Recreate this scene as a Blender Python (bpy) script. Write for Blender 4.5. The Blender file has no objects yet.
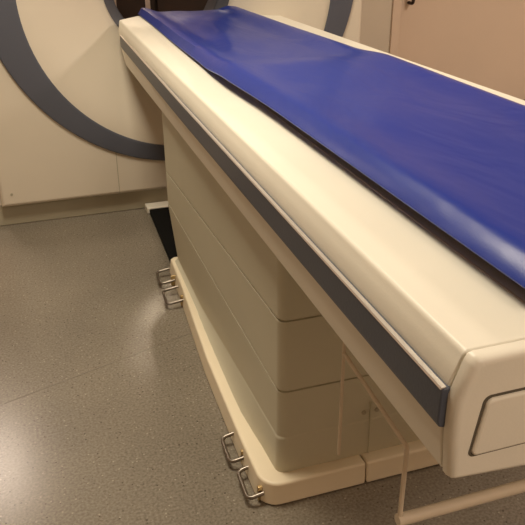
import bpy, bmesh, math, random
from mathutils import Vector, Matrix
C = bpy.context.scene
COL = C.collection
PI = math.pi

# ---------------------------------------------------------------- camera
yaw, pit, rol, FPX = 0.3214, 0.4550, -0.0063, 724.0
cam_d = bpy.data.cameras.new('camera'); cam = bpy.data.objects.new('camera', cam_d); COL.objects.link(cam)
f = Vector((math.sin(yaw)*math.cos(pit), math.cos(yaw)*math.cos(pit), -math.sin(pit)))
r = f.cross(Vector((0, 0, 1))).normalized(); u = r.cross(f)
r2 = r*math.cos(rol)+u*math.sin(rol); u2 = -r*math.sin(rol)+u*math.cos(rol)
M = Matrix((r2, u2, -f)).transposed().to_4x4(); M.translation = Vector((0, 0, 1.3))
cam.matrix_world = M
cam_d.sensor_fit = 'HORIZONTAL'; cam_d.sensor_width = 36.0; cam_d.lens = 36.0*FPX/525.0
cam_d.clip_start = 0.05
C.camera = cam
# ---------------------------------------------------------------- world, lights, exposure
w = bpy.data.worlds.new('world'); C.world = w; w.use_nodes = True
w.node_tree.nodes['Background'].inputs[0].default_value = (1.0, 0.85, 0.70, 1)
w.node_tree.nodes['Background'].inputs[1].default_value = 0.05
C.view_settings.view_transform = 'Standard'; C.view_settings.look = 'None'
C.view_settings.gamma = 1.0; C.view_settings.use_curve_mapping = False
C.view_settings.exposure = 0.5

def area(name, loc, sx, sy, power, col):
    d = bpy.data.lights.new(name, 'AREA'); d.shape = 'RECTANGLE'; d.size = sx; d.size_y = sy
    d.energy = power; d.color = col
    o = bpy.data.objects.new(name, d); o.location = loc; COL.objects.link(o)
    return o
WARM = (1.0, 0.89, 0.70)
area('ceiling_light_over_floor', (0.12, 1.9, 2.58), 0.6, 0.9, 36, WARM)
area('fill_light_right_side', (3.3, 1.8, 2.58), 0.6, 1.2, 40, (1.0, 0.84, 0.70))  # added fill, no fixture: brightens the wall and door on the right
area('fill_light_table_end', (0.9, -1.3, 2.58), 0.6, 0.9, 24, (1.0, 0.84, 0.68))  # added front fill from the camera side to lift the end cap
area('ceiling_light_beside_gantry', (-0.62, 4.75, 2.58), 0.5, 0.8, 22, (1.0, 0.82, 0.68))
area('ceiling_light_behind_gantry', (0.92, 6.2, 2.58), 0.3, 0.4, 24, (1.0, 0.80, 0.58))

# ---------------------------------------------------------------- materials
def mat(name, col, rough=0.5, metal=0.0, spec=0.5, bump=None, var=None, coat=0.0):
    m = bpy.data.materials.new(name); m.use_nodes = True
    nt = m.node_tree; b = nt.nodes['Principled BSDF']
    b.inputs['Base Color'].default_value = (*col, 1); b.inputs['Roughness'].default_value = rough
    b.inputs['Metallic'].default_value = metal; b.inputs['Specular IOR Level'].default_value = spec
    b.inputs['Coat Weight'].default_value = coat
    tc = nt.nodes.new('ShaderNodeTexCoord')
    if var:
        sc, amt = var
        n = nt.nodes.new('ShaderNodeTexNoise'); n.inputs['Scale'].default_value = sc; n.inputs['Detail'].default_value = 4
        nt.links.new(tc.outputs['Object'], n.inputs['Vector'])
        cr = nt.nodes.new('ShaderNodeValToRGB')
        cr.color_ramp.elements[0].position = .3; cr.color_ramp.elements[1].position = .7
        cr.color_ramp.elements[0].color = (*[c*(1-amt) for c in col], 1)
        cr.color_ramp.elements[1].color = (*[min(1, c*(1+amt)) for c in col], 1)
        nt.links.new(n.outputs['Fac'], cr.inputs[0]); nt.links.new(cr.outputs[0], b.inputs['Base Color'])
    if bump:
        sc, st = bump
        n = nt.nodes.new('ShaderNodeTexNoise'); n.inputs['Scale'].default_value = sc; n.inputs['Detail'].default_value = 3
        nt.links.new(tc.outputs['Object'], n.inputs['Vector'])
        bp = nt.nodes.new('ShaderNodeBump'); bp.inputs['Strength'].default_value = st; bp.inputs['Distance'].default_value = .01
        nt.links.new(n.outputs['Fac'], bp.inputs['Height']); nt.links.new(bp.outputs[0], b.inputs['Normal'])
    return m

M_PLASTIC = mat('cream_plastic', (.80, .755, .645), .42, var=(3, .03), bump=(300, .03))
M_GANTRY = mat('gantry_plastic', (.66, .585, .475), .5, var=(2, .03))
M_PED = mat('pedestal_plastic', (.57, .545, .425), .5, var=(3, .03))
M_TOE = mat('toe_kick_plastic', (.40, .36, .265), .55)
M_BUMP = mat('grey_rubber', (.070, .080, .108), .4, bump=(200, .05))
M_EDGE = mat('pale_metal_edge', (.62, .57, .52), .3, metal=.6)
M_RING = mat('slate_trim', (.085, .09, .115), .5)
M_LINER = mat('dark_liner', (.05, .05, .06), .4)
M_BLACK = mat('black_rubber', (.004, .004, .004), .8, spec=.15)
M_SEAM = mat('seam_shadow_gap', (.10, .085, .06), .8)
M_STEEL = mat('brushed_steel', (.24, .21, .18), .35, metal=1.0)
M_BRASS = mat('brass', (.62, .47, .24), .35, metal=1.0)
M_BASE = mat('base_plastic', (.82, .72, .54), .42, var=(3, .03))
M_WIRE = mat('cream_painted_metal', (.66, .56, .43), .45)
M_CARBON = mat('carbon_tray', (.012, .012, .014), .35)
M_WALL = mat('wall_paint', (.74, .59, .46), .8, var=(2, .03))
M_DOOR = mat('door_paint', (.72, .57, .44), .6, var=(1.5, .03))
M_CEIL = mat('ceiling_paint', (.7, .65, .56), .9)
M_WOOD = mat('brown_wood', (.03, .014, .009), .5, var=(8, .2))
M_POST = mat('pale_post', (.6, .5, .45), .5)

def vinyl():
    m = mat('blue_vinyl', (.013, .034, .27), .36, spec=.38)
    nt = m.node_tree; b = nt.nodes['Principled BSDF']; tc = nt.nodes.new('ShaderNodeTexCoord')
    mp = nt.nodes.new('ShaderNodeMapping'); mp.inputs['Scale'].default_value = (3.0, 1.1, 1)
    mp.inputs['Rotation'].default_value = (0, 0, .5)
    nt.links.new(tc.outputs['Object'], mp.inputs[0])
    n = nt.nodes.new('ShaderNodeTexNoise'); n.inputs['Scale'].default_value = 2.2; n.inputs['Detail'].default_value = 3
    n.inputs['Distortion'].default_value = .6
    nt.links.new(mp.outputs[0], n.inputs['Vector'])
    n2 = nt.nodes.new('ShaderNodeTexNoise'); n2.inputs['Scale'].default_value = 350
    nt.links.new(tc.outputs['Object'], n2.inputs['Vector'])
    ad = nt.nodes.new('ShaderNodeMath'); ad.operation = 'MULTIPLY_ADD'; ad.inputs[1].default_value = .02
    nt.links.new(n2.outputs['Fac'], ad.inputs[0]); nt.links.new(n.outputs['Fac'], ad.inputs[2])
    bp = nt.nodes.new('ShaderNodeBump'); bp.inputs['Strength'].default_value = .28; bp.inputs['Distance'].default_value = .03
    nt.links.new(ad.outputs[0], bp.inputs['Height']); nt.links.new(bp.outputs[0], b.inputs['Normal'])
    # scuffs on the worn vinyl
    rr = nt.nodes.new('ShaderNodeMapRange'); rr.inputs['To Min'].default_value = .26; rr.inputs['To Max'].default_value = .42
    nt.links.new(n.outputs['Fac'], rr.inputs[0]); nt.links.new(rr.outputs[0], b.inputs['Roughness'])
    return m
M_VINYL = vinyl()

def lino():
    m = mat('speckled_vinyl_floor', (.3, .26, .2), .23, spec=.45)
    nt = m.node_tree; b = nt.nodes['Principled BSDF']; tc = nt.nodes.new('ShaderNodeTexCoord')
    def noise(sc, det=2):
        n = nt.nodes.new('ShaderNodeTexNoise'); n.inputs['Scale'].default_value = sc; n.inputs['Detail'].default_value = det
        nt.links.new(tc.outputs['Object'], n.inputs['Vector']); return n
    def ramp(src, stops):
        c = nt.nodes.new('ShaderNodeValToRGB'); e = c.color_ramp.elements
        e[0].position, e[0].color = stops[0][0], (*stops[0][1], 1)
        e[1].position, e[1].color = stops[-1][0], (*stops[-1][1], 1)
        for p, k in stops[1:-1]:
            q = e.new(p); q.color = (*k, 1)
        nt.links.new(src, c.inputs[0]); return c
    base = ramp(noise(150, 3).outputs['Fac'], [(.30, (.17, .145, .113)), (.5, (.235, .205, .165)), (.72, (.305, .27, .222))])
    vo = nt.nodes.new('ShaderNodeTexVoronoi'); vo.inputs['Scale'].default_value = 85
    nt.links.new(tc.outputs['Object'], vo.inputs['Vector'])
    dot = ramp(vo.outputs['Distance'], [(.16, (1, 1, 1)), (.24, (0, 0, 0))])
    sep = nt.nodes.new('ShaderNodeSeparateColor'); nt.links.new(vo.outputs['Color'], sep.inputs[0])
    sel = ramp(sep.outputs[0], [(.60, (0, 0, 0)), (.66, (1, 1, 1))])
    mul = nt.nodes.new('ShaderNodeMath'); mul.operation = 'MULTIPLY'
    nt.links.new(dot.outputs[0], mul.inputs[0]); nt.links.new(sel.outputs[0], mul.inputs[1])
    chip = ramp(sep.outputs[1], [(.45, (.09, .07, .052)), (.55, (.40, .36, .30))])
    mx = nt.nodes.new('ShaderNodeMix'); mx.data_type = 'RGBA'
    nt.links.new(mul.outputs[0], mx.inputs['Factor'])
    nt.links.new(base.outputs[0], mx.inputs['A']); nt.links.new(chip.outputs[0], mx.inputs['B'])
    big = ramp(noise(2.5, 3).outputs['Fac'], [(.3, (.78, .77, .75)), (.7, (.92, .91, .88))])
    mm = nt.nodes.new('ShaderNodeMix'); mm.data_type = 'RGBA'; mm.blend_type = 'MULTIPLY'; mm.inputs['Factor'].default_value = 1
    nt.links.new(mx.outputs['Result'], mm.inputs['A']); nt.links.new(big.outputs[0], mm.inputs['B'])
    nt.links.new(mm.outputs['Result'], b.inputs['Base Color'])
    bp = nt.nodes.new('ShaderNodeBump'); bp.inputs['Strength'].default_value = .05; bp.inputs['Distance'].default_value = .003
    nt.links.new(noise(60, 2).outputs['Fac'], bp.inputs['Height']); nt.links.new(bp.outputs[0], b.inputs['Normal'])
    return m
M_FLOOR = lino()

# ---------------------------------------------------------------- mesh helpers
def link(name, bm, m, parent=None, smooth=False, bevel=0, seg=3, angle=35, wn=True):
    bmesh.ops.recalc_face_normals(bm, faces=bm.faces)
    me = bpy.data.meshes.new(name); bm.to_mesh(me); bm.free()
    o = bpy.data.objects.new(name, me); me.materials.append(m); COL.objects.link(o)
    if parent: o.parent = parent
    if bevel:
        md = o.modifiers.new('bevel', 'BEVEL'); md.width = bevel; md.segments = seg; md.limit_method = 'ANGLE'
        md.angle_limit = math.radians(angle); md.harden_normals = False
        smooth = True
    if smooth:
        for p in me.polygons: p.use_smooth = True
        me.set_sharp_from_angle(angle=math.radians(50))
        if wn:
            md = o.modifiers.new('normals', 'WEIGHTED_NORMAL'); md.keep_sharp = True; md.weight = 100
    return o

def box(bm, x0, x1, y0, y1, z0, z1):
    vs = [bm.verts.new(p) for p in ((x0, y0, z0), (x1, y0, z0), (x1, y1, z0), (x0, y1, z0), (x0, y0, z1), (x1, y0, z1), (x1, y1, z1), (x0, y1, z1))]
    for q in ((0, 3, 2, 1), (4, 5, 6, 7), (0, 1, 5, 4), (1, 2, 6, 5), (2, 3, 7, 6), (3, 0, 4, 7)): bm.faces.new([vs[i] for i in q])
    return bm

def bx(*a):
    return box(bmesh.new(), *a)

def loft(rings, cap=True, closed=True):
    bm = bmesh.new(); V = [[bm.verts.new(p) for p in rg] for rg in rings]; n = len(V[0])
    for a, b in zip(V, V[1:]):
        for i in range(n if closed else n-1):
            j = (i+1) % n
            bm.faces.new((a[i], a[j], b[j], b[i]))
    if cap:
        bm.faces.new(V[0]); bm.faces.new(V[-1])
    return bm

def prism_y(prof, y0, y1):           # prof: (x, z) outline
    return loft([[(x, y0, z) for x, z in prof], [(x, y1, z) for x, z in prof]])

def tapered(prof, z0, z1, d, cx):
    top = [(x+(d if x < cx-.2 else -d if x > cx+.2 else 0), y+(d*.6 if y < 1.3 else 0), z1) for x, y in prof]
    return loft([[(x, y, z0) for x, y in prof], top])

def prism_z(prof, z0, z1):
    return loft([[(x, y, z0) for x, y in prof], [(x, y, z1) for x, y in prof]])

def tube(bm, pts, rad, n=10, closed=False):
    pts = [Vector(p) for p in pts]; R = []
    N = len(pts); prev = None
    for i, p in enumerate(pts):
        if closed: t = pts[(i+1) % N]-pts[i-1]
        else: t = pts[min(i+1, N-1)]-pts[max(i-1, 0)]
        t.normalize()
        if prev is None:
            a = t.cross(Vector((0, 0, 1)))
            if a.length < .1: a = t.cross(Vector((1, 0, 0)))
            a.normalize()
        else:
            a = (prev-t*prev.dot(t)).normalized()
        prev = a; b = t.cross(a)
        R.append([bm.verts.new(p+(a*math.cos(2*PI*k/n)+b*math.sin(2*PI*k/n))*rad) for k in range(n)])
    for i in range(N if closed else N-1):
        q, s = R[i], R[(i+1) % N]
        for k in range(n): bm.faces.new((q[k], q[(k+1) % n], s[(k+1) % n], s[k]))
    if not closed:
        bm.faces.new(R[0]); bm.faces.new(R[-1])
    return bm

def fillet(pts, rad, n=5):           # round the inner corners of an open polyline
    pts = [Vector(p) for p in pts]; out = [pts[0]]
    for i in range(1, len(pts)-1):
        a, b, c = pts[i-1], pts[i], pts[i+1]
        d1 = (a-b).normalized(); d2 = (c-b).normalized()
        p, q = b+d1*rad, b+d2*rad
        for k in range(n+1):
            t = k/n; out.append(p*(1-t)**2+b*2*t*(1-t)+q*t*t)
    out.append(pts[-1]); return out

def empty(name, loc, label, cat):
    o = bpy.data.objects.new(name, None); o.location = loc; COL.objects.link(o)
    o['label'] = label; o['category'] = cat; o.empty_display_size = .1
    return o

def keep(o, root):                   # world-space meshes below an empty placed at its thing's base
    o.parent = root; o.matrix_parent_inverse = Matrix.Translation(-root.location)
    return o

def struct(name, bm, m, **k):
    o = link(name, bm, m, **k); o['kind'] = 'structure'; return o

# ---------------------------------------------------------------- setting
struct('floor', bx(-2.6, 4.2, -2.2, 7.2, -.05, 0), M_FLOOR)
struct('ceiling', bx(-2.6, 4.2, -2.2, 7.2, 2.62, 2.7), M_CEIL)
struct('wall_left', bx(-2.7, -2.6, -2.2, 7.2, 0, 2.62), M_WALL)
struct('wall_right', bx(4.2, 4.3, -2.2, 7.2, 0, 2.62), M_WALL)
struct('wall_near', bx(-2.6, 4.2, -2.3, -2.2, 0, 2.62), M_WALL)
struct('wall_far', bx(-2.6, 4.2, 7.2, 7.3, 0, 2.62), M_WALL)
WY = 4.45
bm = bx(1.95, 2.43, WY, WY+.12, 0, 2.62)
struct('wall_partition', bm, M_GANTRY)
bm = bx(4.12, 4.2, WY, WY+.12, 0, 2.62); box(bm, 2.43, 4.12, WY, WY+.12, 2.1, 2.62)
struct('wall_beside_door', bm, M_WALL)
dr = struct('door_1', bx(2.445, 4.105, WY+.03, WY+.075, .01, 2.085), M_DOOR)
fr = link('door_frame', bx(2.385, 2.445, WY-.014, WY, .0, 2.16), M_WALL, bevel=.004)
fr['kind'] = 'structure'; keep(fr, dr)
h = bmesh.new(); tube(h, fillet([(2.52, WY+.03, .735), (2.52, WY-.03, .735), (2.52, WY-.03, .98), (2.52, WY+.03, .98)], .02), .011)
keep(link('pull_handle', h, M_WOOD, smooth=True), dr)
# weld line in the sheet flooring
sm = loft([[(-2.5, 1.098-.0015, .0), (-2.5, 1.098+.0015, .0), (-2.5, 1.098+.0015, .0006), (-2.5, 1.098-.0015, .0006)],
           [(.47, 2.096-.0015, .0), (.47, 2.096+.0015, .0), (.47, 2.096+.0015, .0006), (.47, 2.096-.0015, .0006)]])
struct('trim_1', sm, mat('weld_thread', (.19, .16, .125), .4))

# ---------------------------------------------------------------- gantry
G = empty('scanner_gantry', (.7, 3.65, 0), 'large cream scanner gantry with a slate grey ring around its round opening, behind the table', 'scanner')
GY, GB = 3.22, 4.05
OC, OR = (.706, 1.066), .826
IC, IR = (.724, .994), .686
GX0, GX1, GZ0, GZ1 = -.15, 1.575, .104, 2.02
angs = [2*PI*k/120 for k in range(120)]
for cx, cz in ((GX0, GZ0), (GX1, GZ0), (GX1, GZ1), (GX0, GZ1)):
    angs.append(math.atan2(cz-OC[1], cx-OC[0]) % (2*PI))
angs = sorted(set(round(a, 6) for a in angs))
def rect_hit(a):
    c, s = math.cos(a), math.sin(a); t = 9
    if c > 1e-9: t = min(t, (GX1-OC[0])/c)
    if c < -1e-9: t = min(t, (GX0-OC[0])/c)
    if s > 1e-9: t = min(t, (GZ1-OC[1])/s)
    if s < -1e-9: t = min(t, (GZ0-OC[1])/s)
    return OC[0]+c*t, OC[1]+s*t
def circ(c, R, y, aa): return [(c[0]+R*math.cos(a), y, c[1]+R*math.sin(a)) for a in aa]
outer = [rect_hit(a) for a in angs]
def shrink(p, d):
    x, z = p
    return (min(max(x, GX0+d), GX1-d), min(max(z, GZ0+d), GZ1-d))
rings = [circ(OC, OR, GY+.03, angs), circ(OC, OR, GY, angs)]
rings.append([(*shrink(p, .02), )[:1]+(GY,)+(*shrink(p, .02),)[1:] for p in outer])
rings.append([(shrink(p, .006)[0], GY+.006, shrink(p, .006)[1]) for p in outer])
rings.append([(x, GY+.02, z) for x, z in outer])
rings.append([(x, GB, z) for x, z in outer])
rings.append(circ(IC, .40, GB, angs))
keep(link('housing', loft(rings, cap=False), M_GANTRY, smooth=True), G)
aa = [2*PI*k/128 for k in range(128)]
rings = [circ(OC, OR, GY+.03, aa), circ(OC, OR-.001, GY-.010, aa), circ(OC, OR-.008, GY-.014, aa),
         circ(IC, IR+.008, GY-.014, aa), circ(IC, IR, GY-.008, aa), circ(IC, IR, GY+.04, aa)]
keep(link('trim_ring', loft(rings, cap=False), M_RING, smooth=True), G)
rings = []
for k in range(15):
    t = k/14; R = IR+(.318-IR)*t; y = GY+.0+.26*t**1.55
    cz = IC[1]; rings.append(circ((IC[0]-.004*t, cz), R, y, aa))
rings.append(circ((.72, IC[1]), .31, GY+.275, aa)); rings.append(circ((.72, IC[1]), .306, GY+.30, aa))
keep(link('funnel', loft(rings, cap=False), M_GANTRY, smooth=True, wn=False), G)
rings = [circ((.72, IC[1]), .306, GY+.30, aa), circ((.72, IC[1]), .262, GY+.325, aa), circ((.72, IC[1]), .258, GY+.34, aa), circ((.72, IC[1]), .34, GY+.36, aa), circ((.72, IC[1]), .345, GB-.03, aa), circ(IC, .40, GB, aa)]
keep(link('bore_liner', loft(rings, cap=False), M_LINER, smooth=True), G)
keep(link('toe_kick', bx(-.24, 1.66, 3.275, 4.02, 0, .102), M_TOE, bevel=.004), G)
keep(link('cover_seam', bx(.3725, .3755, GY-.0012, GY+.002, .106, .318), M_TOE), G)
bm = bmesh.new(); tube(bm, [(-.10, GY-.002, .165), (-.10, GY+.004, .165)], .006, 12)
keep(link('cover_screw', bm, M_TOE), G)

# things seen dimly through the opening
K = empty('storage_cabinet', (.8, 5.2, 0), 'dark brown storage cabinet seen through the scanner opening', 'cabinet')
keep(link('cabinet_body', bx(.1, 1.75, 5.0, 5.45, 0, 1.15), M_WOOD, bevel=.005), K)
keep(link('cabinet_door', bx(.13, .92, 4.975, 5.0, .08, 1.1), M_WOOD, bevel=.003), K)
keep(link('cabinet_door', bx(.94, 1.72, 4.975, 5.0, .08, 1.1), M_WOOD, bevel=.003), K)

for px_ in (.642, .86):
    keep(link('pale_upright', bx(px_, px_+.03, 4.955, 4.975, .02, 1.12), M_POST, bevel=.003), K)

# ---------------------------------------------------------------- cable channel between pedestal and gantry
Q = empty('cable_cover', (.6, 2.9, 0), 'low black cable cover on the floor between table base and gantry', 'cable cover')
prof = [(.478, 2.56), (.70, 2.56), (.70, 3.20), (.502, 3.20)]
keep(link('cover_body', prism_z(prof, 0, .022), M_BLACK, bevel=.003), Q)
o = keep(link('end_plate', prism_z([(.492, 3.20), (.70, 3.20), (.70, 3.268), (.492, 3.268)], 0, .028), M_PLASTIC, bevel=.004), Q)
o['label'] = 'cream end plate'

# ---------------------------------------------------------------- patient table
T = empty('patient_table', (.81, 1.9, 0), 'long cream patient table on a pedestal with a grey side bumper', 'table')
XL, XR, XC = .43, 1.19, .81
ZT = .852
YN, YF = .60, 3.195
# pedestal: rounded plan, panel grooves that run round it
PX0, PX1, PY0, PY1 = .465, 1.155, 1.28, 2.53
def rrect(x0, x1, y0, y1, rad, n=6, off=0):
    x0 -= off; x1 += off; y0 -= off; y1 += off; out = []
    for cx, cy, a0 in ((x1-rad, y1-rad, 0), (x0+rad, y1-rad, PI/2), (x0+rad, y0+rad, PI), (x1-rad, y0+rad, 1.5*PI)):
        for k in range(n+1):
            a = a0+PI/2*k/n; out.append((cx+rad*math.cos(a), cy+rad*math.sin(a)))
    return out
def subdiv(pl, mx=.08):
    out = []
    for i, p in enumerate(pl):
        q = pl[(i+1) % len(pl)]; d = math.dist(p, q); n = max(1, int(d/mx))
        for k in range(n): t = k/n; out.append((p[0]*(1-t)+q[0]*t, p[1]*(1-t)+q[1]*t))
    return out
def sm_(t):
    t = min(1, max(0, t)); return t*t*(3-2*t)
plan = subdiv(rrect(PX0, PX1, PY0, PY1, .022))
def ring_off(off, zf, taper=0, flare=0):
    cx, cy = (PX0+PX1)/2, (PY0+PY1)/2; res = []
    for x, y in plan:
        t = (y-PY0)/(PY1-PY0)
        sx = (PX1-PX0+2*off)/(PX1-PX0); sy = (PY1-PY0+2*off)/(PY1-PY0)
        sx -= 2*taper*t/(PX1-PX0)
        sx += 2*flare*sm_(t/.25)/(PX1-PX0)
        res.append((cx+(x-cx)*sx, cy+(y-cy)*sy, zf(t)))
    return res
g1 = lambda t: .487-.05*t
g2 = lambda t: .298+.016*t
g3 = lambda t: .165-.085*min(1, t*1.5)
rings = [ring_off(.006, lambda t: .060, .034, .024), ring_off(.005, lambda t: .060+.3*(g3(t)-.06), .033, .012), ring_off(.004, lambda t: g3(t)-.004, .030)]
rings += [ring_off(.001, lambda t: g3(t)+.001, .026), ring_off(.000, lambda t: g3(t)+.004, .024), ring_off(.0, lambda t: g2(t)-.007)]
for g in (g2, g1):
    rings += [ring_off(-.0005, lambda t, g=g: g(t)-.0028), ring_off(-.0055, lambda t, g=g: g(t)-.0022), ring_off(-.0055, lambda t, g=g: g(t)+.0022), ring_off(-.0005, lambda t, g=g: g(t)+.0028), ring_off(0, lambda t, g=g: g(t)+.007)]
    if g is g2: rings.append(ring_off(0, lambda t: g1(t)-.007))
rings.append(ring_off(0, lambda t: .70))
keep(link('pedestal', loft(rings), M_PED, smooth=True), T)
keep(link('pedestal_seam', bx(.700, .7025, PY0-.009, PY0+.002, .062, .22), M_PED), T)
for sx_, sz_ in ((.685, .19), (.72, .19)):
    bm = bmesh.new(); tube(bm, [(sx_, PY0-.003, sz_), (sx_, PY0+.004, sz_)], .006, 12)
    keep(link('pedestal_screw', bm, M_TOE), T)
# base plinth in two covers split at the front seam
left = [(.46, 2.545), (.451, 2.32), (.436, 2.10), (.418, 1.83), (.410, 1.57), (.406, 1.42), (.4055, 1.29)]
corner = [(.4055+.05*(1-math.cos(a)), 1.29-.055*math.sin(a)) for a in [PI/2*k/6 for k in range(1, 7)]]
SX = .681
pl = [(SX-.0015, 2.56), (.475, 2.56)]+left+corner+[(SX-.0015, 1.235)]
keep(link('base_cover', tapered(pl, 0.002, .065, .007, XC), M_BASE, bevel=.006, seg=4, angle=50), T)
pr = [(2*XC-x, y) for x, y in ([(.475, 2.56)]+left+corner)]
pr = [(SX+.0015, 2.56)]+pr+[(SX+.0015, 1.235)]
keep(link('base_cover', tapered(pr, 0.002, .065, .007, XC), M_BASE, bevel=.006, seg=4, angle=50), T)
keep(link('base_plate', prism_z([(.47, 2.5), (.43, 1.6), (.43, 1.26), (1.19, 1.26), (1.19, 1.6), (1.15, 2.5)], 0, .003), M_BLACK), T)

# body of the table top: side leans out to the bumper, then returns below it
def xl(y): return .430+.0133*(y-.58)
def xr(y): return 1.252-.018*(y-.58)
YB = .578                                   # seam between body and end cap
def sect(half, y, yy=None):
    """half: (dx from the table edge, z) for the left side, mirrored on the right"""
    a, b = xl(y), xr(y)
    return [(a+d, yy or y, z) for d, z in half]+[(b-d, yy or y, z) for d, z in reversed(half)]
H = [(.125, ZT), (.016, ZT), (.007, ZT), (.0025, ZT-.0015), (0, ZT-.007), (-.004, ZT-.018), (-.015, .806), (-.015, .745), (-.009, .685), (.12, .674)]
def bodyring(y, rake=0):
    R = sect(H, y)
    return [(x, yy-rake*(ZT-z), z) for x, yy, z in R]
ys = [YB+.0015, 1.0, 1.6, 2.2, 2.8]
far = [(x, y+.17*min(1, (x-xl(3.4))/.16, (xr(3.4)-x)/.16), z) for x, y, z in bodyring(3.43, 1.0)]
body = loft([bodyring(y) for y in ys]+[far])
keep(link('table_body', body, M_PLASTIC, smooth=True, bevel=.003, seg=2, angle=40), T)
# bumper strips
def side(y, q, s):
    d0 = .007*max(0, (y-2.0)/1.3)
    return [((xl(y)+d+d0) if s > 0 else (xr(y)-d-d0), y, z) for d, z in q]
for s in (1, -1):
    q = [(-.012, .808), (-.021, .8075), (-.0245, .804), (-.0245, .762), (-.022, .753), (-.012, .750)]
    b = keep(link('side_bumper', loft([side(y, q, s) for y in (.576, 1.2, 2.0, 2.8, 3.30)]), M_BUMP, smooth=True, bevel=.002, seg=2), T)
    e = [(-.0175, .8090), (-.0235, .8086), (-.0250, .8062), (-.0175, .8075)]
    eo = keep(link('bumper_edge', loft([side(y, e, s) for y in (.578, 1.2, 2.0, 2.8, 3.29)]), M_EDGE), T); eo.parent = b
    eo['label'] = 'thin pale metal edge'
# end cap with an inset handle panel
HC = [(.125, ZT+.001), (.018, ZT+.001), (.010, ZT+.001), (.003, ZT-.001), (-.001, ZT-.009), (-.004, ZT-.019), (-.015, .800), (-.0145, .745), (-.0085, .684), (-.006, .6815), (.12, .670)]
XM = (xl(.57)+xr(.57))/2
def capring(y, d):
    out = []
    for x, _, z in sect(HC, .57):
        k = (x-XM); k = k*(1-d/.41); out.append((XM+k, y, .765+(z-.765)*(1-d/.087)))
    return out
ends = [capring(.5765, 0), capring(.569, 0), capring(.563, .0012), capring(.5585, .004), capring(.556, .009)]
cap = keep(link('end_cap', loft(ends), M_PLASTIC, smooth=True), T)
def plate(x0, x1, z0, z1, y0, y1, rad, n=6):
    p = rrect(x0, x1, z0, z1, rad, n); out = []
    for x, z in p:
        k = (z-z0)/(z1-z0); c = .012*k*(1 if x < XM else -1); out.append((x+c, z))
    return loft([[(x, y0, z) for x, z in out], [(x, y1, z) for x, z in out]])
PL = .4375
gp = link('panel_gap', plate(PL, 2*XM-PL, .716, .802, .5554, .560, .009), M_SEAM); gp.parent = cap
po = link('inset_panel', plate(PL+.0035, 2*XM-PL-.0035, .7195, .7985, .551, .560, .008), M_PLASTIC, bevel=.0035, seg=3); po.parent = cap
# dark tray under the mattress
tr = [(.605, ZT-.002), (.574, .864), (.574, .881), (1.03, .881), (1.03, .864), (1.02, ZT-.002)]
keep(link('sliding_tray', prism_y(tr, .60, 2.0), M_CARBON, bevel=.003, seg=2), T)
for s in (0, 1):
    def gx(y): return (xl(y)+.132) if not s else (xr(y)-.135)
    g = loft([[(gx(y), y, ZT-.001), (gx(y)+.003, y, ZT-.001), (gx(y)+.003, y, ZT+.0006), (gx(y), y, ZT+.0006)] for y in (.60, 3.38)])
    keep(link('top_groove', g, M_WIRE), T)

# steel loops by the floor
def loop_handle(y0, y1, out, z):
    bm = bmesh.new()
    xin = .418 if y0 < 2 else .455
    tube(bm, fillet([(xin, y1, z+.004), (out+.004, y1, z-.004), (out, y0, z-.006), (xin, y0, z+.002)], .016, 5), .0052, 10)
    lo = keep(link('floor_loop', bm, M_STEEL, smooth=True), T)
    lb = link('loop_clip', bx(xin-.012, xin+.006, y0+.006, y0+.016, .004, z+.016), M_BRASS, bevel=.002); lb.parent = lo
    lo['label'] = 'bent steel loop'
loop_handle(1.395, 1.493, .374, .03)
loop_handle(1.258, 1.356, .378, .03)
loop_handle(2.425, 2.525, .400, .03)
loop_handle(2.262, 2.365, .392, .03)

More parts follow.
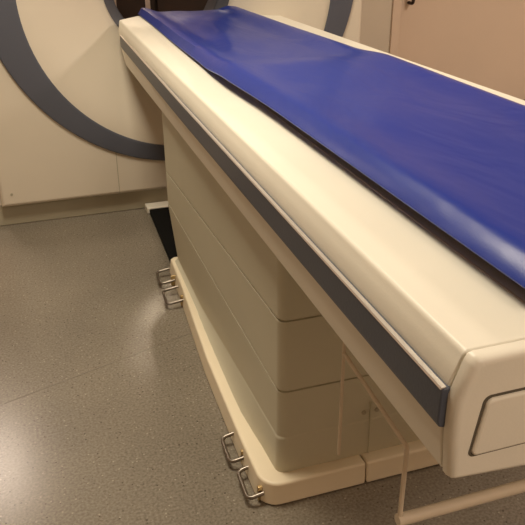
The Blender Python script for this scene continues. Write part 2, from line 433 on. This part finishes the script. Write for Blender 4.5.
# cream wire frame hung under the near end of the table
XA, YA = .511, .80
XB = 2*XC-XA
bm = bmesh.new(); tube(bm, [(XA-.004, YA, .357), (XB+.004, YA, .357)], .011, 16)
fo = keep(link('hanging_frame', bm, M_WIRE, smooth=True), T)
fo['label'] = 'cream cross bar of the hanging wire frame'
for xx, d in ((XA, -1), (XB, 1)):
    bm = bmesh.new()
    tube(bm, fillet([(xx+.007*d, 1.035, .552), (xx, YA, .516), (xx, YA, .357)], .005, 5), .0042, 10)
    ra = link('side_rail', bm, M_WIRE, smooth=True); ra.parent = fo
    bm = bmesh.new()
    tube(bm, [(xx+.007*d, 1.035, .674), (xx+.007*d, 1.035, .31)], .0034, 10)
    ra = link('hanging_rod', bm, M_WIRE, smooth=True); ra.parent = fo

# ---------------------------------------------------------------- blue mattress
random.seed(4)
NY, NX = 90, 36
Y0, Y1 = .62, 3.56
def sm(a, b, t):
    t = min(1, max(0, (t-a)/(b-a))); return t*t*(3-2*t)
def pad_section(y):
    head = .65*sm(1.93, 2.2, y)+.35*sm(2.1, 2.9, y)
    xl = .548+.030*sm(2.1, 3.5, y)-.012*math.exp(-((y-1.95)/.22)**2)
    xr = 1.066-.02*sm(2.6, 3.5, y)
    zb = .880-.025*head
    H = .034+.004*head+.003*math.exp(-((y-2.0)/.3)**2)
    n = 26; top = []; w_ = xr-xl
    for k in range(n+1):
        s = k/n
        e = min(s, 1-s)*w_
        rise = H*min(1, math.sqrt(max(0, 1-(1-min(1, e/.05))**2)))
        dish = -(.012+.020*head)*sm(.0, .24, min(s, 1-s))
        wob = .0022*math.sin(9*y+5*s)*math.sin(PI*s)+.0012*math.sin(23*y-14*s)*math.sin(PI*s)
        fold = .005*math.exp(-((s-(.55-.38*(3.1-y)/1.0))/.05)**2)*sm(2.1, 2.3, y)*(1-sm(2.9, 3.2, y))
        top.append((xl+s*w_, y, zb+.004+rise*.92+(dish if e > .03 else dish*e/.03)*1.0+wob+fold))
    bot = [(xl+s*w_, y, zb-.0) for s in (.995, .75, .5, .25, .005)]
    return top+bot
rings = []
for k in range(NY+1):
    y = Y0+(Y1-Y0)*k/NY; rings.append(pad_section(y))
def squash(rg, y, q):
    zq = min(p[2] for p in rg)
    return [(x, y, zq+(z-zq)*q) for x, _, z in rg]
rings = [squash(rings[0], Y0-.012, .35), squash(rings[0], Y0-.008, .75)]+rings+[squash(rings[-1], Y1+.008, .75), squash(rings[-1], Y1+.012, .35)]
pad = link('mattress', loft(rings), M_VINYL, smooth=True, wn=False)
pad['label'] = 'long glossy blue vinyl mattress lying on the patient table'; pad['category'] = 'mattress'
